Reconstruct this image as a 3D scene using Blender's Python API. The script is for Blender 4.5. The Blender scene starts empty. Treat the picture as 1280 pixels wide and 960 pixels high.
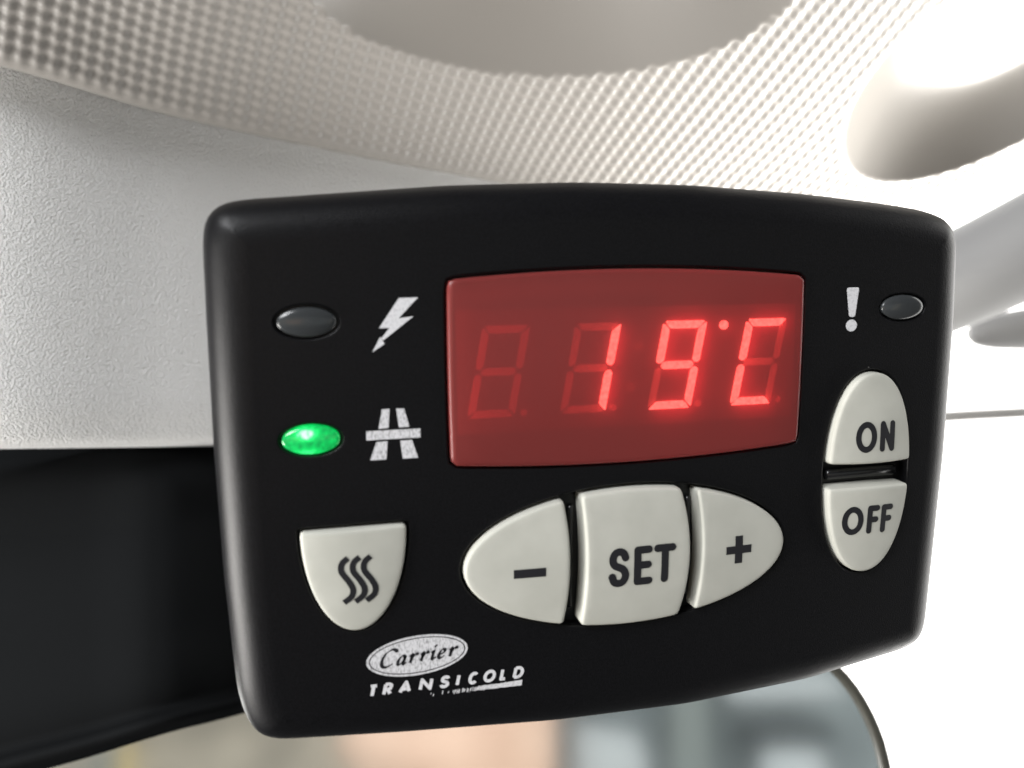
import bpy, bmesh, math, random
import numpy as np
from mathutils import Vector, Matrix
from mathutils.geometry import delaunay_2d_cdt

random.seed(4); rng = np.random.default_rng(4)
sc = bpy.context.scene

# ------------------------------------------------------------------ camera
FPX = 1000.0                                   # focal length in photo pixels (1280 wide)
ANG = (.15666, -.23245, -.04324)
def rot(a):
    cx, cy, cz = np.cos(a); sx, sy, sz = np.sin(a)
    return (np.array([[cz, -sz, 0], [sz, cz, 0], [0, 0, 1]]) @ np.array([[cy, 0, sy], [0, 1, 0], [-sy, 0, cy]])
            @ np.array([[1, 0, 0], [0, cx, -sx], [0, sx, cx]]))
RC = rot(ANG)                                  # device axes -> camera axes (x right, y down, z forward)
UC, VC = 9.0, -2.0                             # middle of the device face in its own millimetres
CAM = np.array([-41.066, -32.733, -123.254])   # device frame, mm
MM = .001
def dev(u, h, v):                              # device mm (u right, v up, h towards viewer) -> world metres
    return ((u - UC) * MM, -h * MM, (v - VC) * MM)
def cam2w(c):
    d = RC.T @ np.asarray(c, float) + CAM
    return np.array([(d[0] - UC) * MM, d[2] * MM, (-d[1] - VC) * MM])
def P(px, py, d):                              # a point d mm deep along the view
    return cam2w(((px - 640) / FPX * d, (py - 480) / FPX * d, d))
cam_w = cam2w((0, 0, 0))
def w_dir(c):                                  # direction camera -> world
    d = RC.T @ np.asarray(c, float); return np.array([d[0], d[2], -d[1]])
cd = bpy.data.cameras.new('camera'); cam = bpy.data.objects.new('camera', cd); sc.collection.objects.link(cam)
cam.matrix_world = Matrix([[*([w_dir((1, 0, 0))[i], w_dir((0, -1, 0))[i], w_dir((0, 0, -1))[i], cam_w[i]])] for i in range(3)] + [[0, 0, 0, 1]])
cd.sensor_width = 36; cd.lens = FPX / 1280 * 36
cd.clip_start = .005; cd.clip_end = 50
cd.dof.use_dof = True; cd.dof.focus_distance = .154; cd.dof.aperture_fstop = 15.0
sc.camera = cam

# ------------------------------------------------------------------ light
sc.view_settings.view_transform = 'Standard'; sc.view_settings.look = 'None'
sc.view_settings.exposure = 0; sc.view_settings.gamma = 1
w = bpy.data.worlds.new('World'); sc.world = w; w.use_nodes = True
w.node_tree.nodes['Background'].inputs[0].default_value = (.92, .96, 1, 1)
w.node_tree.nodes['Background'].inputs[1].default_value = .08
def area(name, loc, target, sx, sy, power, col):
    l = bpy.data.lights.new(name, 'AREA'); l.shape = 'RECTANGLE'; l.size = sx; l.size_y = sy; l.energy = power; l.color = col
    o = bpy.data.objects.new(name, l); sc.collection.objects.link(o); o.location = loc
    o.rotation_euler = (Vector(target) - Vector(loc)).to_track_quat('-Z', 'Y').to_euler(); return o
area('side_window_light', (-.49, -.05, -.16), (-.06, .0, 0), .26, .24, 5.4, (1, .97, .93))
area('front_fill_light', (-.57, -.40, .62), (0, 0, 0), .50, .40, 12.0, (.97, .98, 1))  # added front fill for keys and panel, set above roof level
area('windscreen_light', P(1330, 900, 300), P(1150, 100, 260), .13, .10, 1.05, (1, .98, .94)).data.spread = math.radians(72)

# ------------------------------------------------------------------ materials
def mat(name, col, rough=.5, spec=.5, metal=0, **kw):
    m = bpy.data.materials.new(name); m.use_nodes = True
    b = m.node_tree.nodes['Principled BSDF']
    b.inputs['Base Color'].default_value = (*col, 1); b.inputs['Roughness'].default_value = rough
    b.inputs['Specular IOR Level'].default_value = spec; b.inputs['Metallic'].default_value = metal
    for k, v in kw.items(): b.inputs[k.replace('_', ' ')].default_value = v
    return m
def bump(m, scale, strength, dist=.0002, kind='noise', detail=2.0, chain=None):
    nt = m.node_tree; b = nt.nodes['Principled BSDF']
    tc = nt.nodes.new('ShaderNodeTexCoord')
    t = nt.nodes.new('ShaderNodeTexNoise' if kind == 'noise' else 'ShaderNodeTexVoronoi')
    t.inputs['Scale'].default_value = scale
    if kind == 'noise': t.inputs['Detail'].default_value = detail
    bp = nt.nodes.new('ShaderNodeBump'); bp.inputs['Strength'].default_value = strength; bp.inputs['Distance'].default_value = dist
    nt.links.new(tc.outputs['Object'], t.inputs['Vector'])
    nt.links.new(t.outputs[0], bp.inputs['Height'])
    if b.inputs['Normal'].is_linked: nt.links.new(b.inputs['Normal'].links[0].from_socket, bp.inputs['Normal'])
    nt.links.new(bp.outputs[0], b.inputs['Normal']); return m
def mottle(m, c0, c1, scale, lo=.35, hi=.65, detail=3, vec=(1, 1, 1)):
    nt = m.node_tree; b = nt.nodes['Principled BSDF']
    tc = nt.nodes.new('ShaderNodeTexCoord'); mp = nt.nodes.new('ShaderNodeMapping'); mp.inputs['Scale'].default_value = vec
    n = nt.nodes.new('ShaderNodeTexNoise'); n.inputs['Scale'].default_value = scale; n.inputs['Detail'].default_value = detail
    r = nt.nodes.new('ShaderNodeValToRGB'); r.color_ramp.elements[0].position = lo; r.color_ramp.elements[1].position = hi
    r.color_ramp.elements[0].color = (*c0, 1); r.color_ramp.elements[1].color = (*c1, 1)
    nt.links.new(tc.outputs['Object'], mp.inputs[0]); nt.links.new(mp.outputs[0], n.inputs['Vector'])
    nt.links.new(n.outputs[0], r.inputs[0]); nt.links.new(r.outputs[0], b.inputs['Base Color']); return m

M = {}
M['case'] = bump(mottle(mat('case_plastic', (.006, .006, .007), .38, .20), (.003, .003, .0035), (.0055, .0055, .0065), 2600, detail=2), 4200, .8, .00006)
def dust(m, scale, rad, amount, col):            # sparse pale specks
    nt = m.node_tree; b = nt.nodes['Principled BSDF']; L = nt.links.new; old = b.inputs['Base Color'].links[0].from_socket
    tc = nt.nodes.new('ShaderNodeTexCoord'); v_ = nt.nodes.new('ShaderNodeTexVoronoi'); v_.inputs['Scale'].default_value = scale
    sp = nt.nodes.new('ShaderNodeSeparateColor'); a = nt.nodes.new('ShaderNodeMath'); a.operation = 'LESS_THAN'; a.inputs[1].default_value = rad
    g = nt.nodes.new('ShaderNodeMath'); g.operation = 'GREATER_THAN'; g.inputs[1].default_value = 1 - amount
    q = nt.nodes.new('ShaderNodeMath'); q.operation = 'MULTIPLY'; mx_ = nt.nodes.new('ShaderNodeMix'); mx_.data_type = 'RGBA'
    L(tc.outputs['Object'], v_.inputs['Vector']); L(v_.outputs['Color'], sp.inputs[0]); L(v_.outputs['Distance'], a.inputs[0]); L(sp.outputs[0], g.inputs[0])
    L(a.outputs[0], q.inputs[0]); L(g.outputs[0], q.inputs[1]); L(q.outputs[0], mx_.inputs[0]); L(old, mx_.inputs[6]); mx_.inputs[7].default_value = (*col, 1)
    L(mx_.outputs[2], b.inputs['Base Color']); return m
dust(M['case'], 420, .045, .04, (.16, .155, .15))
M['recess'] = mat('recess_plastic', (.008, .008, .009), .35, .4)
M['rib'] = mat('divider_plastic', (.012, .012, .013), .22, .5)
M['key'] = bump(mottle(mat('key_rubber', (.6, .6, .53), .6, .22), (.45, .45, .402), (.495, .495, .444), 140), 3000, .06, .0001)
M['ink'] = mat('legend_ink', (.012, .012, .015), .6, .3)
M['print'] = mottle(mat('white_print', (.7, .7, .72), .6, .2), (.30, .30, .31), (.66, .66, .68), 2600, .33, .52, 3, (1.6, 1, .55))
M['print_clean'] = mottle(mat('white_print_clean', (.7, .7, .72), .6, .2), (.55, .55, .57), (.68, .68, .70), 2200, .35, .5)
M['lamp_off'] = mat('smoked_lens', (.035, .038, .04), .18, .55)
M['headliner'] = bump(mat('moulded_trim', (.215, .203, .188), .48, .38), 2600, .12, .0002)
M['panel'] = bump(bump(mat('pebbled_trim', (.64, .64, .635), .6, .35), 1900, .75, .0018, detail=3), 4500, .5, .0004)
M['cover'] = bump(mat('cover_plastic', (.007, .0075, .008), .6, .0), 900, .1, .0003)
M['frit'] = mat('black_band', (.004, .004, .005), .5, .1)
M['pillar'] = bump(mat('pillar_trim', (.40, .395, .39), .6, .3), 900, .2, .0004)
M['frame'] = mottle(mat('frame_plastic', (.05, .05, .045), .35, .5), (.03, .03, .028), (.10, .10, .085), 30)
M['grip'] = mat('grip_plastic', (.55, .545, .54), .6, .3)
M['seal'] = mat('seal_rubber', (.5, .48, .46), .6, .2)
M['mirror'] = mat('mirror_coating', (.86, .88, .88), .10, .5, 1)
M['tan'] = mottle(mat('tan_fabric', (.42, .37, .29), .8, .2), (.18, .168, .14), (.42, .385, .315), 9)
M['peach'] = mottle(mat('peach_fabric', (.80, .55, .42), .8, .2), (.40, .27, .20), (.56, .41, .32), 8)
M['steel'] = mottle(mat('grey_panel', (.30, .33, .34), .6, .3), (.06, .074, .08), (.16, .19, .195), 6)
M['darkgrey'] = mat('dark_grey_fabric', (.025, .03, .033), .8, .2)
M['palewhite'] = mat('pale_plastic', (.30, .33, .34), .5, .3)
M['palegreen'] = mat('pale_green_paint', (.13, .15, .145), .6, .2)
M['yellow'] = mat('yellow_plastic', (.5, .38, .14), .5, .3)

def sky_mat():
    m = bpy.data.materials.new('bright_sky'); m.use_nodes = True; nt = m.node_tree; nt.nodes.clear()
    o = nt.nodes.new('ShaderNodeOutputMaterial'); e = nt.nodes.new('ShaderNodeEmission')
    e.inputs[0].default_value = (1, .985, .955, 1); e.inputs[1].default_value = 4.0
    nt.links.new(e.outputs[0], o.inputs[0]); return m
M['sky'] = sky_mat()

def lens_mat():
    m = bpy.data.materials.new('red_filter'); m.use_nodes = True; nt = m.node_tree; nt.nodes.clear()
    o = nt.nodes.new('ShaderNodeOutputMaterial')
    tr = nt.nodes.new('ShaderNodeBsdfTransparent'); tr.inputs[0].default_value = (.92, .23, .22, 1)
    tl = nt.nodes.new('ShaderNodeBsdfTranslucent'); tl.inputs[0].default_value = (.95, .04, .10, 1)
    df = nt.nodes.new('ShaderNodeBsdfDiffuse'); df.inputs[0].default_value = (1.0, .19, .175, 1)
    gl = nt.nodes.new('ShaderNodeBsdfGlossy'); gl.inputs[0].default_value = (1, 1, 1, 1); gl.inputs['Roughness'].default_value = .3
    m1 = nt.nodes.new('ShaderNodeMixShader'); m1.inputs[0].default_value = .42
    m2 = nt.nodes.new('ShaderNodeMixShader'); m2.inputs[0].default_value = .36
    m3 = nt.nodes.new('ShaderNodeMixShader'); fr = nt.nodes.new('ShaderNodeFresnel'); fr.inputs[0].default_value = 1.35
    L = nt.links.new
    L(tl.outputs[0], m1.inputs[1]); L(df.outputs[0], m1.inputs[2])
    L(tr.outputs[0], m2.inputs[1]); L(m1.outputs[0], m2.inputs[2])
    L(fr.outputs[0], m3.inputs[0]); L(m2.outputs[0], m3.inputs[1]); L(gl.outputs[0], m3.inputs[2])
    L(m3.outputs[0], o.inputs[0]); return m
M['lens'] = lens_mat()
M['board'] = mat('display_board', (.10, .095, .09), .7, .2)
M['digit_face'] = mat('digit_module', (.23, .16, .155), .7, .2)
M['seg_off'] = mat('segment_unlit', (1.0, .85, .82), .7, .2)
M['dot_off'] = mat('dot_unlit', (.50, .35, .33), .7, .2)
def seg_on():
    m = bpy.data.materials.new('segment_lit'); m.use_nodes = True; nt = m.node_tree; nt.nodes.clear()
    o = nt.nodes.new('ShaderNodeOutputMaterial'); e = nt.nodes.new('ShaderNodeEmission')
    tc = nt.nodes.new('ShaderNodeTexCoord'); n = nt.nodes.new('ShaderNodeTexNoise'); n.inputs['Scale'].default_value = 1500
    r = nt.nodes.new('ShaderNodeMapRange'); r.inputs[1].default_value = .3; r.inputs[2].default_value = .7; r.inputs[3].default_value = 3.2; r.inputs[4].default_value = 5.6
    nt.links.new(tc.outputs['Object'], n.inputs['Vector']); nt.links.new(n.outputs[0], r.inputs[0]); nt.links.new(r.outputs[0], e.inputs[1])
    e.inputs[0].default_value = (1, .30, .25, 1); nt.links.new(e.outputs[0], o.inputs[0]); return m
M['seg_on'] = seg_on()
def green_mat():                                 # lit lamp: hot spots of the chip behind a speckled lens
    m = mat('green_lens', (.01, .16, .05), .10, .6); nt = m.node_tree; b = nt.nodes['Principled BSDF']; L = nt.links.new
    tc = nt.nodes.new('ShaderNodeTexCoord'); n = nt.nodes.new('ShaderNodeTexNoise'); n.inputs['Scale'].default_value = 1500; n.inputs['Detail'].default_value = 3
    L(tc.outputs['Object'], n.inputs['Vector'])
    def spot(c, r_):
        mp = nt.nodes.new('ShaderNodeMapping'); mp.inputs['Location'].default_value = (-c[0] / r_[0], 0, -c[1] / r_[1]); mp.inputs['Scale'].default_value = (1 / r_[0], 0, 1 / r_[1])
        ln = nt.nodes.new('ShaderNodeVectorMath'); ln.operation = 'LENGTH'; mr = nt.nodes.new('ShaderNodeMapRange'); mr.interpolation_type = 'SMOOTHERSTEP'
        mr.inputs[1].default_value = 1; mr.inputs[2].default_value = 0
        L(tc.outputs['Generated'], mp.inputs[0]); L(mp.outputs[0], ln.inputs[0]); L(ln.outputs['Value'], mr.inputs[0]); return mr.outputs[0]
    def math_(op, x, y):
        q = nt.nodes.new('ShaderNodeMath'); q.operation = op
        for i, v_ in enumerate((x, y)):
            if isinstance(v_, (int, float)): q.inputs[i].default_value = v_
            else: L(v_, q.inputs[i])
        return q.outputs[0]
    t = math_('ADD', math_('MULTIPLY', spot((.42, .74), (.34, .42)), .70), math_('MULTIPLY', spot((.42, .06), (.40, .30)), .42))
    t = math_('ADD', t, math_('MULTIPLY', math_('SUBTRACT', n.outputs[0], .5), .62)); t = math_('ADD', t, .24)
    r = nt.nodes.new('ShaderNodeValToRGB'); e = r.color_ramp.elements
    e[0].position = .0; e[0].color = (.0, .05, .01, 1); e[1].position = .45; e[1].color = (.0, .62, .10, 1)
    x = e.new(.72); x.color = (.05, 1, .25, 1); x = e.new(.95); x.color = (.75, 1, .85, 1)
    L(t, r.inputs[0]); L(r.outputs[0], b.inputs['Emission Color']); b.inputs['Emission Strength'].default_value = 1.15
    return m
M['green'] = green_mat()
def led_core():
    m = bpy.data.materials.new('lamp_core'); m.use_nodes = True; nt = m.node_tree; nt.nodes.clear()
    o = nt.nodes.new('ShaderNodeOutputMaterial'); e = nt.nodes.new('ShaderNodeEmission')
    e.inputs[0].default_value = (.45, 1, .70, 1); e.inputs[1].default_value = 1.3; nt.links.new(e.outputs[0], o.inputs[0]); return m
M['core'] = led_core()

# ------------------------------------------------------------------ mesh helpers
def link(name, verts, faces, m, parent=None, smooth=True, recentre=False, flat_from=None):
    me = bpy.data.meshes.new(name)
    verts = np.asarray(verts, float)
    c = np.zeros(3)
    if recentre: c = (verts.min(0) + verts.max(0)) / 2; verts = verts - c
    me.from_pydata(verts.tolist(), [], [list(f) for f in faces]); 
    for mm_ in (m if isinstance(m, (list, tuple)) else [m]): me.materials.append(mm_)
    if smooth:
        s = np.ones(len(me.polygons), bool)
        if flat_from is not None: s[flat_from[0]:flat_from[1]] = False
        me.polygons.foreach_set('use_smooth', s)
    me.update()
    o = bpy.data.objects.new(name, me); o.location = c; sc.collection.objects.link(o)
    if parent: o.parent = parent
    return o
def tag(o, label=None, cat=None, group=None, kind=None):
    if label: o['label'] = label
    if cat: o['category'] = cat
    if group: o['group'] = group
    if kind: o['kind'] = kind
    return o
class MB:                                       # collects pieces of one mesh
    def __init__(s): s.v = []; s.f = []; s.mi = []
    def add(s, verts, faces, mi=0):
        k = len(s.v); s.v += [tuple(map(float, p)) for p in verts]; s.f += [[i + k for i in f] for f in faces]; s.mi += [mi] * len(faces)
    def build(s, name, m, parent=None, **kw):
        o = link(name, s.v, s.f, m, parent, **kw); o.data.polygons.foreach_set('material_index', np.array(s.mi, np.int32)); return o

def resample(p, n):
    p = np.asarray(p, float); q = np.vstack([p, p[:1]]); L = np.r_[0, np.cumsum(np.hypot(*np.diff(q, axis=0).T))]
    t = np.linspace(0, L[-1], n, endpoint=False); return np.c_[np.interp(t, L, q[:, 0]), np.interp(t, L, q[:, 1])], L[-1] / n
def smooth_loop(p, n, sig):
    p, step = resample(p, n * 3)
    k = int(math.ceil(3 * sig / step)); wts = np.exp(-.5 * (np.arange(-k, k + 1) * step / sig) ** 2); wts /= wts.sum()
    q = sum(w_ * np.roll(p, j, axis=0) for w_, j in zip(wts, range(-k, k + 1)))
    q, _ = resample(q, n)
    if area2(q) < 0: q = q[::-1]
    return q
def area2(p): x, y = p[:, 0], p[:, 1]; return (x * np.roll(y, -1) - y * np.roll(x, -1)).sum()
def inset(p, d):                                # CCW loop; positive d goes inwards
    t = np.roll(p, -1, 0) - np.roll(p, 1, 0); t /= np.linalg.norm(t, axis=1)[:, None]
    return p + d * np.c_[-t[:, 1], t[:, 0]]
def circ(p, sig):                               # soften a loop without changing its point count
    step = np.hypot(*(p - np.roll(p, 1, 0)).T).mean(); k = int(math.ceil(3 * sig / step)) + 1
    wts = np.exp(-.5 * (np.arange(-k, k + 1) * step / (sig + 1e-6)) ** 2); wts /= wts.sum()
    return sum(w_ * np.roll(p, j, axis=0) for w_, j in zip(wts, range(-k, k + 1)))
def inset_clean(p, d):                          # inset whose crossed-over corner points are pulled back onto a small arc
    q = inset(p, d); dense, _ = resample(p, len(p) * 4)
    dist = np.sqrt(((q[:, None] - dense[None]) ** 2).sum(-1)).min(1); good = np.where(dist > d * .985 - .02)[0]; n = len(p)
    t = np.arange(n); gx = np.r_[good[-1] - n, good, good[0] + n]
    q = np.c_[np.interp(t, gx, q[np.r_[good[-1], good, good[0]], 0]), np.interp(t, gx, q[np.r_[good[-1], good, good[0]], 1])]
    return circ(q, .12 * d + .01)
def loft(rings, closed=True, cap_last=False, cap_first=False):
    n = len(rings[0]); v = [p for r in rings for p in r]; f = []
    for k in range(len(rings) - 1):
        for i in range(n if closed else n - 1):
            j = (i + 1) % n; f.append([k * n + i, k * n + j, (k + 1) * n + j, (k + 1) * n + i])
    if cap_last: f.append([(len(rings) - 1) * n + i for i in range(n)])
    if cap_first: f.append(list(range(n))[::-1])
    return v, f
def lift(p, h): return [dev(a, h, b) for a, b in p]
def ell(cx, cz, a, b, n=2.0, cnt=160, t0=0, t1=2 * math.pi):
    t = np.linspace(t0, t1, cnt, endpoint=abs(t1 - t0) < 6.28)
    c, s = np.cos(t), np.sin(t)
    return np.c_[cx + a * np.sign(c) * np.abs(c) ** (2 / n), cz + b * np.sign(s) * np.abs(s) ** (2 / n)]
def arcedge(p, q, sag, n=24):                   # bowed edge from p to q, bulge to the right of travel
    p, q = np.array(p, float), np.array(q, float); d = q - p; nrm = np.array([d[1], -d[0]]) / np.hypot(*d)
    t = np.linspace(0, 1, n, endpoint=False)[:, None]; return p + d * t + nrm * sag * 4 * t * (1 - t)

# ------------------------------------------------------------------ the controller
ctl = bpy.data.objects.new('temperature_controller', None); sc.collection.objects.link(ctl)
ctl.location = (0, 0, 0); ctl.empty_display_size = .02
tag(ctl, 'black plastic cab temperature controller with glowing red 19 degree display and pale grey keys', 'controller')

body = smooth_loop([(-57.63, 36.15), (-57.25, 39.2), (-55.31, 41.45), (-51.88, 42.15), (-40.21, 43.1), (-20.49, 44.7), (0.68, 45.53), (20.57, 45.40), (41.98, 44.26),
    (58.33, 42.7), (66.89, 41.6), (72.1, 40.2), (74.3, 36.66), (74.97, 21.13), (75.0, -3.75), (73.75, -38.6), (73.05, -41.3), (71.4, -43.3), (68.9, -44.35), (46.93, -47.8),
    (21.68, -49.37), (-3.33, -48.9), (-30.58, -47.0), (-51.01, -45.2), (-54.0, -43.9), (-55.7, -40.65), (-56.75, -35.55), (-57.63, -16.34), (-57.94, 4.48), (-57.8, 24.26)], 360, 1.6)
RW, RD = 6.6, 6.0
rim = []
for hb, ins in ((-24, 5.0), (-22.5, 3.4), (-12, 1.2), (-RD, 0)): rim.append(lift(inset(body, ins), hb))
for k in range(1, 9):
    a = k / 8 * math.pi / 2; d_ = RW * (1 - math.cos(a)); flat = inset_clean(body, d_)
    rim.append(lift(flat, -RD + RD * math.sin(a)))
flat = inset_clean(flat, .5); rim.append(lift(flat, 0))

OV = (9.15, -17.3, 29.6, 12.6)                 # oval well of the three middle keys
holes = {
 'window': smooth_loop(np.vstack([arcedge((-22.05, 30.3), (-21.95, .1), .15), arcedge((-21.95, .1), (40.75, .3), 1.4), arcedge((40.75, .3), (40.6, 30.3), .15), arcedge((40.6, 30.3), (-22.05, 30.3), 1.45)]), 120, .75),
 'oval': smooth_loop(ell(*OV, 2.0), 120, .2),
 'heat': smooth_loop(np.vstack([arcedge((-45.9, -8.0), (-28.55, -8.0), 0)[::-1], ell(-37.25, -8.4, 8.65, 17.35, 2.0, 80, math.pi, 2 * math.pi)]), 100, .28),
 'switch': smooth_loop(ell(55.0, -6.0, 8.9, 19.1, 2.2), 110, .2),
 'lamp_a': ell(-42.95, 23.95, 4.75, 2.55, 2.0, 48), 'lamp_b': ell(-43.1, 5.95, 4.75, 2.55, 2.0, 48), 'lamp_c': ell(60.45, 24.1, 4.75, 2.45, 2.0, 48)}
for k in holes:
    if area2(holes[k]) < 0: holes[k] = holes[k][::-1]
mb = MB()
v, f = loft(rim, cap_first=True); mb.add(v, f)
HF = .35
pts = [Vector(p) for p in flat]; edges = [(i, (i + 1) % len(flat)) for i in range(len(flat))]
edge_loops = {}
for k, h in holes.items():
    o_ = inset(h, -HF); s0 = len(pts); pts += [Vector(p) for p in o_]; edges += [(s0 + i, s0 + (i + 1) % len(o_)) for i in range(len(o_))]
vv, ee, ff, *_ = delaunay_2d_cdt(pts, edges, [], 0, 1e-6)
def inside(q, poly):
    x, y = q; p = poly; r = np.roll(p, -1, 0)
    c = ((p[:, 1] > y) != (r[:, 1] > y)) & (x < (r[:, 0] - p[:, 0]) * (y - p[:, 1]) / (r[:, 1] - p[:, 1] + 1e-12) + p[:, 0]); return c.sum() % 2 == 1
keep = []
for t in ff:
    c = np.mean([vv[i][:] for i in t], axis=0)
    if inside(c, flat) and not any(inside(c, inset(h, -HF)) for h in holes.values()): keep.append(t)
n0 = len(mb.f); mb.add([dev(p[0], 0, p[1]) for p in vv], keep); n1 = len(mb.f)
depth = {'window': 3.2, 'oval': 2.4, 'heat': 2.4, 'switch': 2.4, 'lamp_a': 1.6, 'lamp_b': 1.6, 'lamp_c': 1.6}
for k, h in holes.items():
    rs = [lift(inset(h, -HF * (1 - math.sin(a))), -HF * (1 - math.cos(a))) for a in (0, .4, .8, 1.2, math.pi / 2)]
    v, f = loft([*rs, lift(h, -depth[k])]); mb.add(v, f)
    v, f = loft([lift(h, -depth[k]), lift(inset(h, .6), -depth[k])], cap_last=True); mb.add(v, f, 1)
housing = mb.build('housing', [M['case'], M['recess']], ctl, flat_from=(n0, n1))

# bracket that carries the box on the header panel behind
bk = MB()
def rbox(mbx, c, s, r=1.5, mi=0):               # softened box in device mm: c = (u,h,v) middle, s = sizes
    lp = smooth_loop(np.array([(-1, -1), (1, -1), (1, 1), (-1, 1)]) * np.array([s[0] / 2, s[2] / 2]), 40, r * .6) + np.array([c[0], c[2]])
    h0, h1 = c[1] - s[1] / 2, c[1] + s[1] / 2
    v, f = loft([lift(inset(lp, r * .8), h0), lift(lp, h0 + r), lift(lp, h1 - r), lift(inset(lp, r * .8), h1)], cap_last=True, cap_first=True); mbx.add(v, f, mi)
rbox(bk, (9, -40, 2), (60, 34, 30), 2)
bk.build('mounting_bracket', M['case'], ctl)

# keys
def key(name, loop, sig, top, dome, fil, ov, base=-2.2, n=110):
    """a moulded key: rounded edge, top curved like the whole oval ov = (cx, cz, a, b) it belongs to"""
    lp = smooth_loop(loop, n, sig)
    def height(p): return top + dome * (1 - ((p[0] - ov[0]) / ov[2]) ** 2 - ((p[1] - ov[1]) / ov[3]) ** 2)
    def ring(l, dh): return [dev(q[0], height(q) + dh, q[1]) for q in l]
    rings = [lift(inset(lp, -.12), base), ring(lp, -fil)]
    for a in (.3, .6, .9, 1.2, math.pi / 2): rings.append(ring(circ(inset(lp, fil * (1 - math.cos(a))), .05), -fil + fil * math.sin(a)))
    edge = circ(inset(lp, fil), .05)
    mbx = MB(); v, f = loft(rings); mbx.add(v, f)
    pts_ = [Vector(p) for p in edge]; g = .7; inner = inset(edge, .45)
    for x_ in np.arange(edge[:, 0].min(), edge[:, 0].max(), g):
        for z_ in np.arange(edge[:, 1].min(), edge[:, 1].max(), g):
            if inside((x_, z_), inner): pts_.append(Vector((x_, z_)))
    v2, _, f2, *_r = delaunay_2d_cdt(pts_, [(i, (i + 1) % n) for i in range(n)], [], 1, 1e-6)
    mbx.add([dev(q[0], height(q), q[1]) for q in v2], f2)
    bmx = bmesh.new(); o = mbx.build(name, M['key'], ctl); bmx.from_mesh(o.data); bmesh.ops.remove_doubles(bmx, verts=bmx.verts, dist=1e-6); bmx.to_mesh(o.data); bmx.free()
    return o, height

def ell_cut(a0, a1, cnt=60):                    # part of the middle oval between two angles
    return ell(OV[0], OV[1], 29.05, 12.0, 2.0, cnt, a0, a1)
def ang_at(x, upper): 
    c = abs((x - OV[0]) / 29.05); a = math.acos(min(1, c)); a = a if x > OV[0] else math.pi - a
    return a if upper else 2 * math.pi - a
am0, am1 = ang_at(-3.1, True), ang_at(-3.1, False)
l1 = ell_cut(am0, am1); k_minus, h_minus = key('button', np.vstack([l1, arcedge(l1[-1], l1[0], 1.0)]), .42, 1.0, 1.1, .55, OV)
aR, aL = ang_at(17.9, True), ang_at(-.1, True)
up = ell_cut(aR, aL); lo = ell_cut(ang_at(-.1, False), ang_at(17.9, False))
k_set, h_set = key('button', np.vstack([up, arcedge(up[-1], lo[0], -.7), lo, arcedge(lo[-1], up[0], 1.6)]), .42, 1.2, 1.1, .6, OV)
l2 = ell_cut(ang_at(21.0, False) - 2 * math.pi, ang_at(21.0, True)); k_plus, h_plus = key('button', np.vstack([l2, arcedge(l2[-1], l2[0], -.9)]), .42, 1.0, 1.1, .55, OV)
lh = ell(-37.25, -8.5, 8.2, 16.9, 2.0, 80, math.pi, 2 * math.pi)
k_heat, h_heat = key('button', np.vstack([lh, arcedge(lh[-1], lh[0], 0)]), .45, .45, .8, .5, (-37.25, -13, 9, 14))
def sw(lo_): return ell(55.0, -6.0, 8.4, 18.6, 2.2, 80, *((0.10, math.pi - .10) if not lo_ else (math.pi + .10, 2 * math.pi - .10)))
lo1 = sw(False); k_on, h_on = key('button', np.vstack([lo1, arcedge(lo1[-1], lo1[0], .2)]), .42, 1.0, .8, .55, (55, -6, 9, 20))
lo2 = sw(True); k_off, h_off = key('button', np.vstack([lo2, arcedge(lo2[-1], lo2[0], .1)]), .42, 1.0, .8, .55, (55, -6, 9, 20))
for k_, t_ in ((k_minus, 'rounded left end key marked with a minus'), (k_set, 'squarish key marked SET'), (k_plus, 'rounded right end key marked with a plus'),
               (k_heat, 'shield shaped key marked with three heat waves'), (k_on, 'upper half oval key marked ON'), (k_off, 'lower half oval key marked OFF')): k_['label'] = t_

rb_ = MB(); rbox(rb_, (55.0, -1.6, -6.25), (15.0, 1.5, 2.0), .5); rb_.build('switch_divider', M['rib'], ctl)
rb_ = MB(); rbox(rb_, (-1.1, -1.9, -17.3), (1.1, 1.2, 18.5), .4); rb_.build('key_divider', M['rib'], ctl)
rb_ = MB(); rbox(rb_, (20.5, -1.9, -17.3), (1.1, 1.2, 18.5), .4); rb_.build('key_divider', M['rib'], ctl)
# lettering and marks
def text_geo(s, x0, x1, z0, z1, shear=0, offset=0, spacing=1.0, slope=0):
    cu = bpy.data.curves.new('tmp', 'FONT'); cu.body = s; cu.size = 1; cu.shear = shear; cu.offset = offset; cu.space_character = spacing; cu.resolution_u = 8
    o = bpy.data.objects.new('tmp', cu); sc.collection.objects.link(o); dg = bpy.context.evaluated_depsgraph_get()
    me = bpy.data.meshes.new_from_object(o.evaluated_get(dg)); bpy.data.objects.remove(o); bpy.data.curves.remove(cu)
    p = np.array([v.co[:2] for v in me.vertices]); fs = [list(q.vertices) for q in me.polygons]; bpy.data.meshes.remove(me)
    mn, mx = p.min(0), p.max(0); p = (p - mn) / (mx - mn)
    p = np.c_[x0 + (x1 - x0) * p[:, 0], z0 + (z1 - z0) * p[:, 1] + slope * p[:, 0]]
    return p, fs
def mark(name, p, fs, m, parent, hfun=None, h=.05):
    v = [dev(a, (hfun((a, b)) if hfun else 0) + h, b) for a, b in p]
    return link(name, v, fs, m, parent, smooth=False)
def poly(pts_): return np.array(pts_, float), [list(range(len(pts_)))]
def merge(parts):
    P_, F_ = [], []
    for p, fs in parts: k = len(P_); P_ += list(map(tuple, p)); F_ += [[i + k for i in f] for f in fs]
    return np.array(P_), F_
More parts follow.
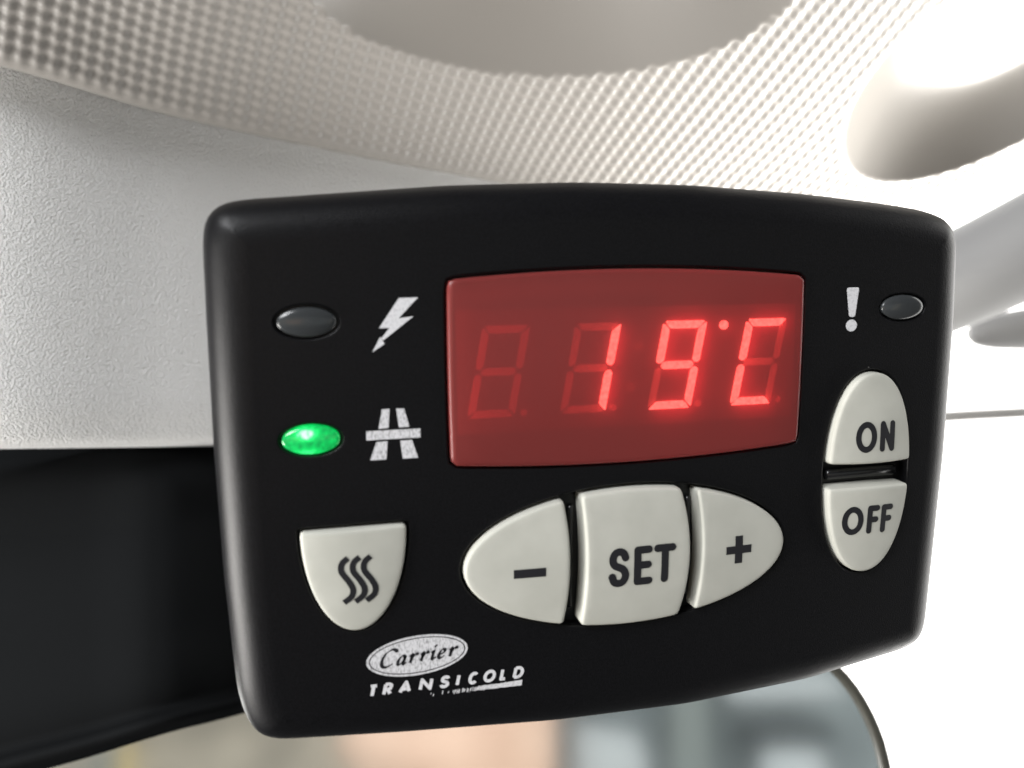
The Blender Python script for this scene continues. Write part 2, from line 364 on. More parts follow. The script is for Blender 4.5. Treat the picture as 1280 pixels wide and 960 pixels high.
def rect(x0, x1, z0, z1, n=6):
    xs = np.linspace(x0, x1, n); p = np.vstack([np.c_[xs, np.full(n, z0)], np.c_[xs, np.full(n, z1)]])
    return p, [[i, i + 1, n + i + 1, n + i] for i in range(n - 1)]
def stroke(path, wd, n=40, nib=None):           # ribbon along a smooth path; nib = (angle, thin ratio) gives pen contrast
    path = np.asarray(path, float); k = len(path); t = np.arange(k); tt = np.linspace(0, k - 1, n)
    def cr(y):
        m_ = np.gradient(y); i = np.minimum(tt.astype(int), k - 2); s = tt - i
        return (2*s**3-3*s**2+1)*y[i] + (s**3-2*s**2+s)*m_[i] + (-2*s**3+3*s**2)*y[i+1] + (s**3-s**2)*m_[i+1]
    c = np.c_[cr(path[:, 0]), cr(path[:, 1])]; d = np.gradient(c, axis=0); d /= np.linalg.norm(d, axis=1)[:, None] + 1e-9
    nr = np.c_[-d[:, 1], d[:, 0]]; w_ = np.full(n, wd / 2)
    if nib: w_ = wd / 2 * (nib[1] + (1 - nib[1]) * np.abs(np.sin(np.arctan2(d[:, 1], d[:, 0]) - nib[0])))
    p = np.vstack([c + nr * w_[:, None], c - nr * w_[:, None]]); return p, [[i, i + 1, n + i + 1, n + i] for i in range(n - 1)]

def mark_pieces(name, pieces, m, parent, hfun=None, h=.05):
    P_, F_ = [], []
    for i, (p, fs) in enumerate(pieces):
        k = len(P_); P_ += [dev(a, (hfun((a, b)) if hfun else 0) + h + .003 * (i % 9), b) for a, b in p]; F_ += [[j + k for j in f] for f in fs]
    return link(name, P_, F_, m, parent, smooth=False)
def pen(path, wd, cap=True):                    # polyline stroke with round ends: ribbon when smooth, separate bars when angular
    path = np.array(path, float); out = []; n = len(path)
    if n <= 5:
        for p0, p1 in zip(path[:-1], path[1:]):
            d = (p1 - p0) / np.linalg.norm(p1 - p0); nr = np.array([-d[1], d[0]]) * wd / 2
            t = np.linspace(0, 1, 5)[:, None]; c = p0 + (p1 - p0) * t
            out.append((np.vstack([c + nr, c - nr]), [[i, i + 1, 6 + i, 5 + i] for i in range(4)]))
        joints = path if cap else path[1:-1]
    else:
        d = np.gradient(path, axis=0); d /= np.linalg.norm(d, axis=1)[:, None]; nr = np.c_[-d[:, 1], d[:, 0]] * wd / 2
        out.append((np.vstack([path + nr, path - nr]), [[i, i + 1, n + i + 1, n + i] for i in range(n - 1)]))
        joints = path[[0, -1]] if cap else []
    for q in joints: out.append(poly(ell(q[0], q[1], wd / 2, wd / 2, 2, 20)))
    return out
def curve_pts(pts_, n=40):
    p = np.array(pts_, float); t = np.arange(len(p)); return hermite(t, p, np.linspace(0, len(p) - 1, n))
def hermite(xk, yk, x):
    xk = np.asarray(xk, float); yk = np.asarray(yk, float); m_ = np.gradient(yk, xk, axis=0)
    i = np.clip(np.searchsorted(xk, x, side='right') - 1, 0, len(xk) - 2); h = xk[i + 1] - xk[i]; s = (x - xk[i]) / h
    e = (slice(None),) + (None,) * (yk.ndim - 1); s_, h_ = s[e], h[e]
    return (2*s_**3-3*s_**2+1)*yk[i] + (s_**3-2*s_**2+s_)*h_*m_[i] + (-2*s_**3+3*s_**2)*yk[i+1] + (s_**3-s_**2)*h_*m_[i+1]
_o = lambda a0, a1, n=44: [(.5 + .5 * math.cos(t), .5 + .5 * math.sin(t)) for t in np.linspace(a0, a1, n)]
GL = {'S': [curve_pts([(.95, .80), (.80, .95), (.5, 1), (.2, .94), (.05, .75), (.2, .58), (.5, .51), (.82, .42), (.97, .24), (.8, .05), (.5, 0), (.18, .05), (.02, .22)])],
      'E': [[(.95, 1), (0, 1), (0, 0), (1, 0)], [(0, .52), (.9, .52)]], 'T': [[(0, 1), (1, 1)], [(.5, 1), (.5, 0)]], 'O': [_o(.01, 2 * math.pi + .01)],
      'N': [[(0, 0), (0, 1), (1, 0), (1, 1)]], 'F': [[(1, 1), (0, 1), (0, 0)], [(0, .5), (.88, .5)]], 'I': [[(.5, 0), (.5, 1)]], 'L': [[(0, 1), (0, 0), (1, 0)]],
      'R': [[(0, 0), (0, 1)], curve_pts([(0, 1), (.55, 1), (.9, .9), (.95, .75), (.85, .55), (.5, .48), (0, .48)]), [(.45, .48), (1, 0)]],
      'A': [[(0, 0), (.5, 1), (1, 0)], [(.2, .3), (.8, .3)]], 'C': [_o(.75, 2 * math.pi - .75)],
      'D': [[(0, 0), (0, 1)], curve_pts([(0, 1), (.5, .98), (.85, .82), (1, .5), (.85, .18), (.5, .02), (0, 0)])]}
def word(spec, z0, z1, wd, shear=0, cap=True):  # spec = [(letter, x0, x1)] outer limits in mm
    out = []
    for ch, x0, x1 in spec:
        for st in GL[ch]:
            q = np.array(st, float); ww = wd / 2
            xx = x0 + ww + (x1 - x0 - wd) * q[:, 0]; zz = z0 + ww + (z1 - z0 - wd) * q[:, 1]
            out += pen(np.c_[xx + shear * (zz - z0), zz], wd, cap)
    return out
mark('legend', *rect(-11.83, -6.38, -18.93, -17.42), M['ink'], k_minus, h_minus, .04)
mark('legend', *merge([rect(26.4, 31.4, -18.4, -16.95), rect(28.15, 29.65, -16.95, -15.15, 3), rect(28.15, 29.65, -20.2, -18.4, 3)]), M['ink'], k_plus, h_plus, .04)
mark_pieces('legend', word([('S', 4.35, 8.2), ('E', 8.95, 12.4), ('T', 12.55, 16.65)], -21.98, -15.07, 1.32), M['ink'], k_set, h_set)
mark_pieces('legend', word([('O', 51.25, 55.5), ('N', 56.15, 59.3)], -1.75, 3.9, 1.1), M['ink'], k_on, h_on)
mark_pieces('legend', word([('O', 49.5, 53.8), ('F', 54.5, 57.1), ('F', 57.45, 60.0)], -17.1, -11.7, 1.1), M['ink'], k_off, h_off)
waves = []
for dx in (0, 1.78, 3.5):
    waves += pen(curve_pts([(-38.35 + dx, -12.9), (-39.3 + dx, -13.75), (-39.4 + dx, -15.1), (-38.35 + dx, -16.75), (-37.75 + dx, -18.1), (-38.0 + dx, -19.3), (-39.2 + dx, -20.25)]), .95, False)
mark_pieces('legend', waves, M['ink'], k_heat, h_heat)

mark('lightning_symbol', *merge([poly([(-29.2, 27.3), (-26.25, 27.35), (-29.3, 24.2), (-32.35, 22.75)]), poly([(-32.35, 22.75), (-29.3, 24.2), (-27.05, 24.45), (-31.7, 20.9), (-32.05, 21.2), (-30.75, 22.75)]),
     poly([(-32.2, 21.45), (-31.55, 20.35), (-33.45, 19.1)])]), M['print_clean'], ctl)
mark('exclamation_symbol', *merge([poly(smooth_loop([(48.75, 27.75), (51.3, 27.8), (50.75, 22.6), (49.55, 22.6)], 40, .25)), poly(ell(50.13, 21.1, 1.12, 1.05, 2, 28))]), M['print_clean'], ctl)
mark('motorway_symbol', *merge([poly([(-32.3, 10.2), (-31.1, 10.2), (-31.35, 7.2), (-32.9, 7.1)]), poly([(-30.1, 10.2), (-28.85, 10.15), (-28.1, 7.2), (-29.75, 7.2)]),
     rect(-34.8, -26.4, 5.4, 6.85), poly([(-33.3, 5.05), (-31.55, 5.1), (-31.85, 2.2), (-34.35, 2.2)]), poly([(-29.6, 5.05), (-27.75, 5.1), (-26.85, 2.15), (-29.3, 2.15)])]), M['print'], ctl)

# maker's oval badge and its lettering
LC, LA, LB, LT = (-27.75, -31.05), 8.35, 3.45, .045
def badge_ring(a, b, cnt=72): e_ = ell(0, 0, a, b, 2, cnt); c, s = math.cos(LT), math.sin(LT); return np.c_[LC[0] + e_[:, 0] * c - e_[:, 1] * s, LC[1] + e_[:, 0] * s + e_[:, 1] * c]
r0, r1, r2 = badge_ring(LA, LB), badge_ring(LA - .42, LB - .36), badge_ring(LA - .62, LB - .54)
n_ = len(r0)
mark('maker_badge', *merge([(np.vstack([r0, r1]), [[i, (i + 1) % n_, n_ + (i + 1) % n_, n_ + i] for i in range(n_)]), poly(r2)]), M['print'], ctl)
NIB = (.55, .22)
def script(path, x, s=1.0, n=26): return stroke([(x + (a + .28 * b) * s, -32.45 + b * s + (x + 34) * .05) for a, b in path], .62 * s, n, NIB)
letters = [script([(2.1, 2.35), (1.9, 2.75), (1.2, 2.9), (.35, 2.3), (.0, 1.2), (.25, .25), (1.0, .0), (1.9, .5)], -33.9),
        script([(1.05, 1.35), (.55, 1.5), (.1, .9), (.1, .25), (.4, .05), (.9, .6), (1.1, 1.45)], -31.2), script([(1.1, 1.5), (.95, .4), (1.15, .05), (1.5, .35)], -31.2),
        script([(0, 1.1), (.3, 1.5), (.35, 1.1), (.3, 0)], -29.35), script([(.35, .7), (.7, 1.35), (1.05, 1.5), (1.2, 1.2)], -29.35),
        script([(0, 1.1), (.3, 1.5), (.35, 1.1), (.3, 0)], -27.55), script([(.35, .7), (.7, 1.35), (1.05, 1.5), (1.2, 1.2)], -27.55),
        script([(0, 1.1), (.3, 1.5), (.3, .8), (.35, .15), (.6, .05), (.9, .4)], -25.8), script([(.35, 2.15), (.45, 2.3), (.6, 2.2)], -25.85, n=8),
        script([(.1, .65), (.75, .85), (.95, 1.3), (.6, 1.5), (.15, 1.0), (.1, .35), (.5, .0), (1.1, .4)], -24.55),
        script([(0, 1.1), (.3, 1.5), (.35, 1.1), (.3, 0)], -22.8), script([(.35, .7), (.7, 1.35), (1.05, 1.5), (1.2, 1.2)], -22.8)]
mark('badge_lettering', *merge(letters), M['ink'], ctl, None, .09)
LX = [('T', 105, 166), ('R', 200, 262), ('A', 302, 385), ('N', 434, 520), ('S', 568, 634), ('I', 676, 700), ('C', 757, 825), ('O', 858, 942), ('L', 972, 1022), ('D', 1062, 1134)]
mark_pieces('maker_wordmark', word([(c_, -36.2 + (x0 - 105) / 1035 * 26.3, -36.2 + (x1 - 105) / 1035 * 26.3) for c_, x0, x1 in LX], -37.42, -35.18, .57, .22, False), M['print_clean'], ctl)
dash = []                                       # worn underline: dense at its right end, broken up towards the left
x = -10.2
while x > -26.5:
    t = (-10.2 - x) / 16.3; w_ = random.uniform(.08, .17)
    if random.random() > (t - .38) * 1.5:
        z0 = -38.75 + random.uniform(0, .5 * t); z1 = -37.75 - random.uniform(0, .65 * t); sl = .12
        if z1 > z0 + .08: dash.append(poly([(x - w_, z0), (x, z0), (x + sl, z1), (x - w_ + sl, z1)]))
    x -= w_ + .006 + random.uniform(0, .20) * max(0, t - .3)
mark('wordmark_underline', *merge(dash), M['print_clean'], ctl)

# indicator lamps
def lamp(k, cx, cz, m, label, core=False):
    e_ = ell(cx, cz, 4.32, 2.2, 2.0, 48); rs = [lift(e_, -1.5), lift(e_, .0)]; c = np.array([cx, cz])
    for s in (.97, .9, .78, .62, .42, .2): rs.append(lift(c + (e_ - c) * s, .75 * math.sqrt(1 - s * s) ** 1.2))
    v, f = loft(rs, cap_last=True); o = link('indicator_lamp', v, f, m, ctl); o['label'] = label; return o
lamp('a', -42.95, 23.95, M['lamp_off'], 'unlit dark oval lamp beside the lightning symbol')
lamp('c', 60.45, 24.1, M['lamp_off'], 'unlit dark oval lamp beside the exclamation mark')
lamp('b', -43.1, 5.95, M['green'], 'glowing green oval lamp beside the motorway symbol')

# display: red filter over the board with four seven segment digits
disp = bpy.data.objects.new('display', None); sc.collection.objects.link(disp); disp.parent = ctl; disp.empty_display_size = .01
wl = smooth_loop(np.vstack([arcedge((-21.75, 29.95), (-21.65, .45), .15), arcedge((-21.65, .45), (40.4, .65), 1.4), arcedge((40.4, .65), (40.25, 29.95), .15), arcedge((40.25, 29.95), (-21.75, 29.95), 1.45)]), 140, .7)
rs = [lift(wl, -2.0), lift(wl, -.1)]
for a in (.25, .5, .75, 1.0, 1.25, math.pi / 2): rs.append(lift(inset(wl, .95 * (1 - math.cos(a))), -.1 + .75 * math.sin(a)))
v, f = loft(rs, cap_last=True); lens = link('window_filter', v, f, M['lens'], disp)
v, f = loft([lift(inset(wl, .05), -1.9), lift(inset(wl, .5), -1.9)], cap_last=True); link('circuit_board', v, f, M['board'], disp, smooth=False)
bm_ = MB(); v, f = loft([lift(np.array(q), h) for h, q in ((-1.85, [(-20.3, 5.15), (39.6, 5.15), (39.6, 25.2), (-20.3, 25.2)]), (-1.0, [(-20.3, 5.15), (39.6, 5.15), (39.6, 25.2), (-20.3, 25.2)]))], cap_last=True)
link('digit_module', v, f, M['digit_face'], disp, smooth=False)
DW, DH, TH, SL = 7.85, 14.9, 1.28, .182
def seg_polys():
    g = .13; t = TH / 2; c_ = {}
    W_, H_ = DW, DH; m_ = H_ / 2
    def hor(z, lo_, hi_): return [(t + g, z), (2 * t, z + hi_ * t if hi_ else z), (W_ - 2 * t, z + t), (W_ - t - g, z), (W_ - 2 * t, z - t), (2 * t, z - t)]
    c_['a'] = [(g * 2, H_), (W_ - g * 2, H_), (W_ - TH - g, H_ - TH), (TH + g, H_ - TH)]
    c_['d'] = [(TH + g, TH), (W_ - TH - g, TH), (W_ - g * 2, 0), (g * 2, 0)]
    c_['g'] = [(t + g * 2, m_), (TH + g, m_ + t), (W_ - TH - g, m_ + t), (W_ - t - g * 2, m_), (W_ - TH - g, m_ - t), (TH + g, m_ - t)]
    c_['f'] = [(0, H_ - g * 2), (TH, H_ - TH - g), (TH, m_ + t + g), (t, m_ + g * 2), (0, m_ + t)]
    c_['e'] = [(0, g * 2), (0, m_ - t), (t, m_ - g * 2), (TH, m_ - t - g), (TH, TH + g)]
    c_['b'] = [(W_ - x_, z_) for x_, z_ in c_['f']][::-1]; c_['c'] = [(W_ - x_, z_) for x_, z_ in c_['e']][::-1]
    return c_
SEG = seg_polys()
def slab(mbx, loop, h0, h1, mi):
    lp = np.array(loop, float)
    if area2(lp) < 0: lp = lp[::-1]
    lp = smooth_loop(lp, 28, .13); v, f = loft([lift(lp, h0), lift(lp, h1)], cap_last=True); mbx.add(v, f, mi)
for i, lit in enumerate(('', 'bc', 'abcdfg', 'adef')):
    mbx = MB(); x0 = -18.75 + 15.45 * i - (0.1 if i == 3 else 0); z0 = 7.75
    for k, q in SEG.items(): slab(mbx, [(x0 + a + SL * b, z0 + b) for a, b in q], -.99, -.62 if k in lit else -.93, 1 if k in lit else 0)
    slab(mbx, ell(x0 + DW + 1.55, z0 + .6, .62, .6, 2, 20), -.99, -.93, 0)
    mbx.build('digit', [M['seg_off'], M['seg_on']], disp, smooth=False)
md = MB(); slab(md, ell(25.85, 21.75, .78, .78, 2, 24), -.99, -.62, 0); md.build('degree_dot', M['seg_on'], disp, smooth=False)
for cx, cz in ((10.44, 18.6), (9.2, 11.75)):
    md = MB(); slab(md, ell(cx, cz, .8, .8, 2, 24), -.99, -.93, 0); md.build('colon_dot', M['dot_off'], disp, smooth=False)

# ------------------------------------------------------------------ surroundings
def hermite(xk, yk, x):
    xk = np.asarray(xk, float); yk = np.asarray(yk, float); m_ = np.gradient(yk, xk, axis=0)
    i = np.clip(np.searchsorted(xk, x, side='right') - 1, 0, len(xk) - 2); h = xk[i + 1] - xk[i]; s = (x - xk[i]) / h
    e = (slice(None),) + (None,) * (yk.ndim - 1); s_, h_ = s[e], h[e]
    return (2*s_**3-3*s_**2+1)*yk[i] + (s_**3-2*s_**2+s_)*h_*m_[i] + (-2*s_**3+3*s_**2)*yk[i+1] + (s_**3-s_**2)*h_*m_[i+1]
def patch(uk, vk, net, u, v):                   # net[v][u] = (px,py,d)
    net = np.array(net, float); rows = np.stack([hermite(uk, r, u) for r in net]); return hermite(vk, rows, v)   # (nv,nu,3)
CR = RC.T
def PV(g):                                      # vectorised P
    px, py, d = g[..., 0], g[..., 1], g[..., 2]
    c = np.stack([(px - 640) / FPX * d, (py - 480) / FPX * d, d], -1) @ CR.T + CAM
    return np.stack([(c[..., 0] - UC) * MM, c[..., 2] * MM, (-c[..., 1] - VC) * MM], -1)
def grid_faces(nv, nu):
    i = np.arange(nv - 1)[:, None] * nu + np.arange(nu - 1)[None]; return np.stack([i, i + 1, i + nu + 1, i + nu], -1).reshape(-1, 4)
def normals(X):
    n = np.cross(np.gradient(X, axis=1), np.gradient(X, axis=0)); n /= np.linalg.norm(n, axis=-1)[..., None]
    s = np.sign(((cam_w - X) * n).sum(-1)); return n * s[..., None]

# moulded roof trim: a raised dot grid with two smooth hollows
uk = [-10, 0, 10, 21, 37, 52, 66, 80, 96]
vk = [0, 4, 8, 12, 16, 20, 26]
cols = [
 [(-200, 20), (-195, -65), (-190, -150), (-184, -232), (-178, -315), (-172, -400), (-164, -520)],
 [(15, 75), (25, -8), (38, -92), (50, -175), (62, -255), (75, -335), (95, -455)],
 [(212, 134), (222, 68), (234, 3), (247, -64), (261, -132), (276, -202), (300, -310)],
 [(420, 181), (432, 124), (446, 64), (462, 3), (478, -60), (496, -124), (524, -222)],
 [(640, 224), (658, 178), (680, 128), (704, 76), (730, 22), (760, -36), (805, -125)],
 [(830, 268), (866, 224), (904, 180), (944, 132), (984, 82), (1026, 28), (1090, -55)],
 [(990, 303), (1038, 262), (1088, 218), (1136, 171), (1184, 120), (1232, 66), (1305, -20)],
 [(1118, 296), (1184, 270), (1245, 244), (1300, 200), (1354, 152), (1408, 100), (1490, 12)],
 [(1300, 196), (1352, 182), (1410, 162), (1470, 136), (1530, 102), (1590, 66), (1680, 0)]]
db = [165, 178, 200, 226, 248, 258, 265, 270, 274]; dv = [1.6, 2.0, 2.6, 3.3, 4.0, 4.0, 3.8, 3.6, 3.4]
for c_i, k_ in ((4, 1.5), (5, 1.5), (6, 1.0)): cols[c_i] = [(x_ + k_ * vk[r_], y_) for r_, (x_, y_) in enumerate(cols[c_i])]
net = [[(*cols[c][r], db[c] - dv[c] * vk[r]) for c in range(9)] for r in range(7)]
SUB = 7
u = np.arange(-10 * SUB, 96 * SUB + 1) / SUB; vv_ = np.arange(0, 26 * SUB + 1) / SUB
G = patch(uk, vk, net, u, vv_); X = PV(G); N = normals(X)
UU, VV = np.meshgrid(u, vv_)
egg = .5 + .25 * np.cos(2 * math.pi * (UU + .5)) + .25 * np.cos(2 * math.pi * (VV * 1.14 - .45))
amp = .85 * MM
hb = amp * np.clip(egg, 0, 1) ** 1.15
px, py = G[..., 0], G[..., 1]
e1 = np.sqrt(((px - 690) / 318) ** 2 + ((py + 52) / 146) ** 2)
bowl1 = .35 * amp - np.clip(1 - e1, -1, .72) * 36 * MM
h = np.minimum(hb, bowl1)
ax, ay = px - 1290, py - 60; a_ = .84 * ax - .545 * ay; b_ = .545 * ax + .84 * ay
e2 = np.sqrt((a_ / 270) ** 2 + (b_ / np.where(b_ < 0, 110, 93)) ** 2)
s_ = np.clip((1.0 - e2) / .40, 0, 1); s_ = 1 - (1 - s_) ** 1.7
fade = np.clip((e2 - 1.0) / .04, 0, 1)
h = np.where(e2 < 1.05, (.3 * amp + (h - .3 * amp) * fade) - (17 + 9 * np.tanh(-b_ / 110)) * MM * s_, h)
X2 = X + N * h[..., None]
nv, nu = X.shape[:2]
# rolled lower lip
lip = []
for dy, dd in ((0, 0), (5, .6), (9, 3), (10, 8), (8, 16)):
    g = G[0].copy(); g[:, 1] += dy * (200 / g[:, 2]); g[:, 0] -= dy * .2; g[:, 2] += dd; lip.append(PV(g))
lip = np.array(lip)[::-1]; lip[-1] = X2[0]
Xall = np.concatenate([lip[:-1], X2], 0)
roof = link('roof_trim', Xall.reshape(-1, 3), grid_faces(Xall.shape[0], nu), M['headliner'], recentre=True)
tag(roof, 'pale beige moulded roof trim with raised dot grid and two smooth hollows above the controller', 'roof trim')

# pebbled header panel
pu = [-220, 0, 210, 420, 640, 830]
top = [(x_, y_ - 22, d_ + 9) for x_, y_, d_ in zip((-220, 15, 212, 420, 640, 830), (16, 75, 134, 181, 224, 268), (164, 178, 200, 226, 248, 258))]
net = [top]
for fr_, dz in ((.25, 2), (.5, 4), (.75, 6), (.93, 8.5), (.985, 12), (1.0, 20), (1.0, 34)):
    net.append([(x_, y_ + (558 + (x_ - 200) * -.012 - y_) * fr_, d_ + dz) for x_, y_, d_ in top])
vk2 = [0, .25, .5, .75, .93, 1.0, 1.06, 1.15]
G = patch(pu, vk2, net, np.linspace(-220, 830, 90), np.r_[np.linspace(0, .9, 50), np.linspace(.91, 1.15, 40)]); X = PV(G)
hp = link('header_panel', X.reshape(-1, 3), grid_faces(90, 90), M['panel'], recentre=True)
tag(hp, 'light grey pebble grained header panel behind the left of the controller', 'trim panel')

# black cover below it
net = []
for t_, dd in ((0, 16), (.04, 9), (.3, 2), (.62, -2), (.9, 0), (.985, 7), (1.0, 22)):
    row = []
    for x_, yb, off in ((-140, 1020, 0), (0, 978, 0), (110, 947, 0), (190, 922, 0), (225, 912, 3), (262, 903, 10), (300, 893, 20), (420, 862, 34)):
        row.append((x_ + 0, 548 + (yb - 548) * t_, 222 + dd + off))
    net.append(row)
G = patch([0, 1, 2, 3, 3.5, 4, 4.5, 6], [0, .04, .3, .62, .9, .985, 1], net, np.linspace(0, 6, 90), np.linspace(0, 1, 70)); X = PV(G)
cv = link('sensor_cover', X.reshape(-1, 3), grid_faces(70, 90), M['cover'], recentre=True)
tag(cv, 'black plastic cover under the grey header panel at lower left', 'cover')

# pillar trim, bright windscreen surroundings
net = []
for k, a in enumerate(np.linspace(0, math.pi, 9)):
    row = []
    for x_, yt, yb in ((960, 392, 470), (1080, 342, 446), (1185, 289, 418), (1280, 238, 380), (1400, 170, 330), (1560, 60, 250)):
        t_ = (1 - math.cos(a)) / 2; row.append((x_, yt + (yb - yt) * t_, 430 - 34 * math.sin(a)))
    net.append(row)
G = patch([0, 1, 2, 3, 4, 5], np.linspace(0, 1, 9), net, np.linspace(0, 5, 60), np.linspace(0, 1, 40)); X = PV(G)
pt = link('pillar_trim', X.reshape(-1, 3), grid_faces(40, 60), M['pillar'], recentre=True)
tag(pt, 'smooth grey pillar trim slanting down to the right side of the controller', 'pillar trim')
# grab handle stub below the pillar trim
def tube(path, rad, n=24, m_=60):
    path = np.array(path, float); rad = np.array(rad, float); t = np.arange(len(path)); tt = np.linspace(0, len(path) - 1, m_)
    c = hermite(t, path, tt); r_ = hermite(t, rad, tt); d = np.gradient(c, axis=0); d /= np.linalg.norm(d, axis=1)[:, None]
    up_ = np.array([0, 0, 1.]); s_ = np.cross(d, up_); s_ /= np.linalg.norm(s_, axis=1)[:, None]; w_ = np.cross(s_, d)
    a = np.linspace(0, 2 * math.pi, n, endpoint=False)
    return [[c[i] + r_[i] * (math.cos(q) * s_[i] + math.sin(q) * w_[i]) for q in a] for i in range(m_)]
v, f = loft(tube([P(1212, 418, 520), P(1222, 417, 520), P(1252, 414, 522), P(1320, 408, 526), P(1400, 400, 532)], [.004, .008, .012, .015, .017]), cap_last=True, cap_first=True)
gh = link('assist_grip', v, f, M['grip'], recentre=True)
tag(gh, 'blurred grey handle end under the slanting pillar trim at the right edge', 'handle')
v, f = loft(tube([P(1000, 534, 640), P(1180, 521, 650), P(1290, 515, 660), P(1500, 503, 690)], [.0048] * 4, 12, 40), cap_last=True, cap_first=True)
ws = link('window_seal', v, f, M['seal'], recentre=True)
tag(ws, 'thin pale seal strip crossing the bright window right of the controller', 'window seal')

# sky seen through the windscreen: part of a sphere, right of and below the cab roof
sv = []; azs = np.radians(np.linspace(-20, 105, 40)); els = np.radians(np.linspace(-50, 34, 28)); RS = 2.2
for e_ in els:
    for a in azs: sv.append(w_dir((0, 0, 0)) + np.array([RS * math.cos(e_) * math.sin(a), RS * math.cos(e_) * math.cos(a), RS * math.sin(e_)]))
sky = link('sky', sv, grid_faces(28, 40), M['sky']); tag(sky, kind='structure')

# rear view mirror under the controller
fw = w_dir((0, 0, 1)); mc = P(690, 960, 262)
TGT = cam2w((70, 120, -520))
ri = (mc - cam_w) / np.linalg.norm(mc - cam_w); ro = (TGT - mc) / np.linalg.norm(TGT - mc); mn = ro - ri; mn /= np.linalg.norm(mn)
mx = np.cross(np.array([0, 0, 1.]), mn); mx /= np.linalg.norm(mx); mz = np.cross(mn, mx)
if (w_dir((1, 0, 0)) @ mx) < 0: mx = -mx; mz = np.cross(mn, mx)
if mz[2] < 0: mz = -mz
def onplane(px_, py_):
    r = P(px_, py_, 1000) - cam_w; q = cam_w + r * (((mc - cam_w) @ mn) / (r @ mn)); return np.array([(q - mc) @ mx, (q - mc) @ mz]) * 1000
mo = [onplane(*q) for q in ((1000, 800), (1040, 822), (1068, 852), (1088, 884), (1104, 920), (1114, 960), (1119, 1005), (1112, 1060), (1085, 1105), (1030, 1135), (900, 1150), (600, 1165),
                            (300, 1165), (0, 1150), (-120, 1110), (-170, 1030), (-150, 930), (-60, 860), (250, 822), (500, 795), (800, 782))]
ml = smooth_loop(mo, 160, 2.5)
def ml3(p, h_): return [mc + (a * mx + b * mz + h_ * mn) * MM for a, b in p]
rv = bpy.data.objects.new('rear_view_mirror', None); sc.collection.objects.link(rv); rv.empty_display_size = .02
tag(rv, 'rear view mirror with rounded end below the controller reflecting the cab', 'mirror')
v, f = loft([ml3(inset(ml, 6), -16), ml3(inset(ml, 1.5), -12), ml3(ml, -3), ml3(ml, .6), ml3(inset(ml, .5), 1.4), ml3(inset(ml, 2.6), 1.5), ml3(inset(ml, 3.6), .9), ml3(inset(ml, 3.8), -.2)], cap_first=True)
link('frame', v, f, M['frame'], rv)
v, f = loft([ml3(inset(ml, 3.7), 0), ml3(inset(ml, 5), 0)], cap_last=True); link('glass', v, f, M['mirror'], rv, smooth=False)

# made-up slabs behind the camera, added to fill the mirror's blurred reflection
def refl(px_, py_, zb):                         # camera-space depth -zb behind the lens
    q2 = onplane(px_, py_); q = mc + (q2[0] * mx + q2[1] * mz) * MM; d = q - cam_w; d -= 2 * (d @ mn) * mn
    k = (-zb * MM - (q - cam_w) @ fw) / (d @ fw); return q + d * k
def slab3(name, pts_, zb, thick, m, label, cat, rnd=12, bulge=0):
    pp = [refl(a, b, zb) for a, b in pts_]; ex, ez = w_dir((1, 0, 0)), w_dir((0, -1, 0)); o_ = np.mean(pp, 0)
    lp = smooth_loop([((p - o_) @ ex * 1000, (p - o_) @ ez * 1000) for p in pp], 80, rnd)
    t3 = lambda l, h_: [o_ + ((a * ex + b * ez) + h_ * fw) * MM for a, b in l]
    k = min(rnd, thick * .4)
    rings = [t3(inset(lp, k), -thick), t3(lp, -thick + k), t3(lp, -k), t3(inset(lp, k * .3), -k * .3), t3(inset(lp, k), 0)]
    if bulge: c = inset(lp, k); c0 = c.mean(0); rings += [t3(c0 + (c - c0) * s, bulge * (1 - s * s)) for s in (.8, .6, .4, .2, .05)]
    v, f = loft(rings, cap_last=True, cap_first=True); o = link(name, v, f, m, recentre=True); tag(o, label, cat); return o
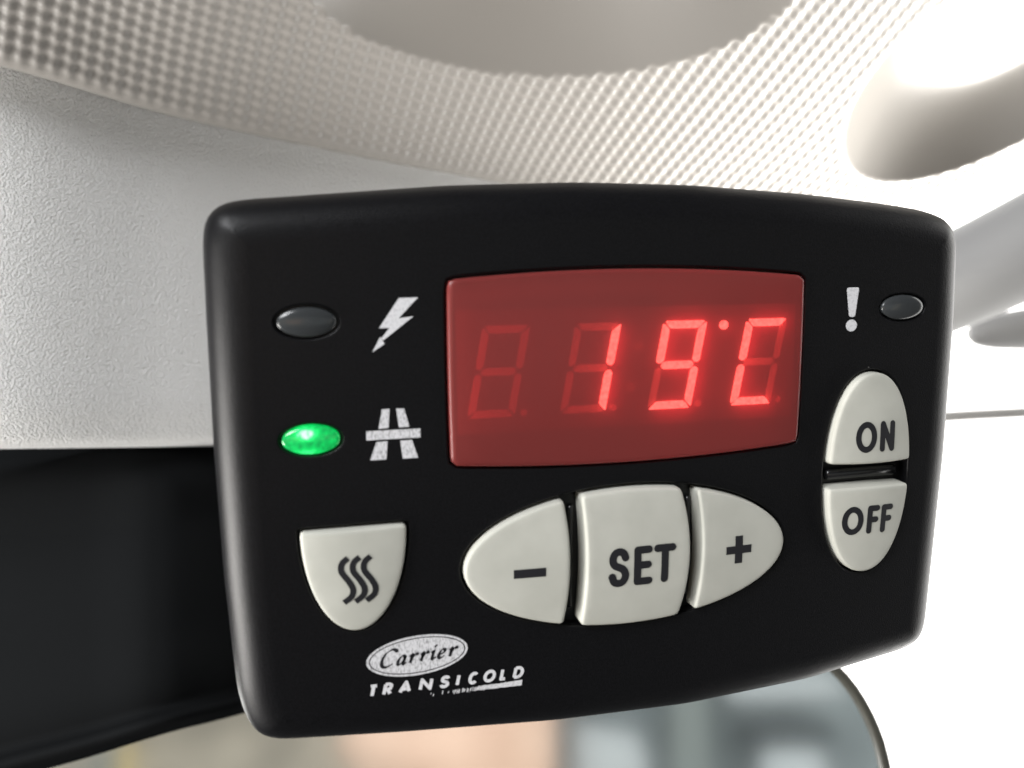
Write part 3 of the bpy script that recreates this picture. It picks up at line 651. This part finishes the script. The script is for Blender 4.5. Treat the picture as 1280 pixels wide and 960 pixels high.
slab3('cab_bulkhead', [(-300, 780), (1500, 780), (1500, 1300), (-300, 1300)], 900, 20, M['tan'], 'tan blurred cab wall reflected in the left of the mirror', 'wall')
slab3('peach_shape', [(410, 930), (440, 898), (500, 884), (600, 872), (694, 850), (694, 1100), (520, 1100), (440, 965)], 640, 60, M['peach'], 'bright peach coloured shape reflected in the middle of the mirror', 'reflected_shape', 14, 25)  # slab added only to give the mirror its bright peach patch
slab3('cab_panel', [(697, 780), (1250, 780), (1250, 1250), (697, 1250)], 760, 40, M['steel'], 'blue grey cab panel reflected in the right of the mirror', 'panel', 4)
slab3('dark_shape', [(930, 905), (985, 892), (1045, 902), (1050, 925), (990, 935), (940, 930)], 700, 40, M['darkgrey'], 'dark grey rounded shape reflected near the right end of the mirror', 'dark_shape', 8)
slab3('dark_patch', [(720, 850), (790, 845), (800, 862), (760, 880), (715, 880)], 700, 30, M['darkgrey'], 'small dark patch reflected just right of the peach shape', 'net', 8)  # added dark slab, its category only a guess
slab3('pale_block', [(955, 935), (1030, 935), (1040, 1010), (950, 1010)], 680, 30, M['palewhite'], 'pale blurred block reflected below the dark rounded shape', 'reflected_block', 6)
slab3('green_bar', [(838, 800), (884, 800), (890, 1100), (840, 1100)], 720, 30, M['palegreen'], 'pale green upright post reflected in the right half of the mirror', 'bar', 4)
slab3('pale_plate', [(905, 845), (1040, 838), (1060, 872), (910, 878)], 715, 30, M['palewhite'], 'pale flat shelf reflected above the dark rounded shape in the mirror', 'plate', 6)
slab3('pale_slab', [(720, 905), (800, 915), (820, 1000), (715, 1000)], 715, 30, M['palewhite'], 'pale block reflected below the small dark patch in the mirror', 'box', 8)
slab3('pale_strip', [(110, 930), (146, 930), (146, 1010), (110, 1010)], 620, 30, M['palegreen'], 'pale strip reflected at the far left of the mirror', 'bar', 4)
slab3('yellow_strip', [(148, 930), (162, 930), (162, 1010), (148, 1010)], 610, 20, M['yellow'], 'yellow strip reflected beside the pale strip at lower left', 'reflected_strip', 3)

sc.cycles.use_denoising = True
sc.cycles.max_bounces = 8; sc.cycles.transparent_max_bounces = 12
sc.cycles.sample_clamp_indirect = 4
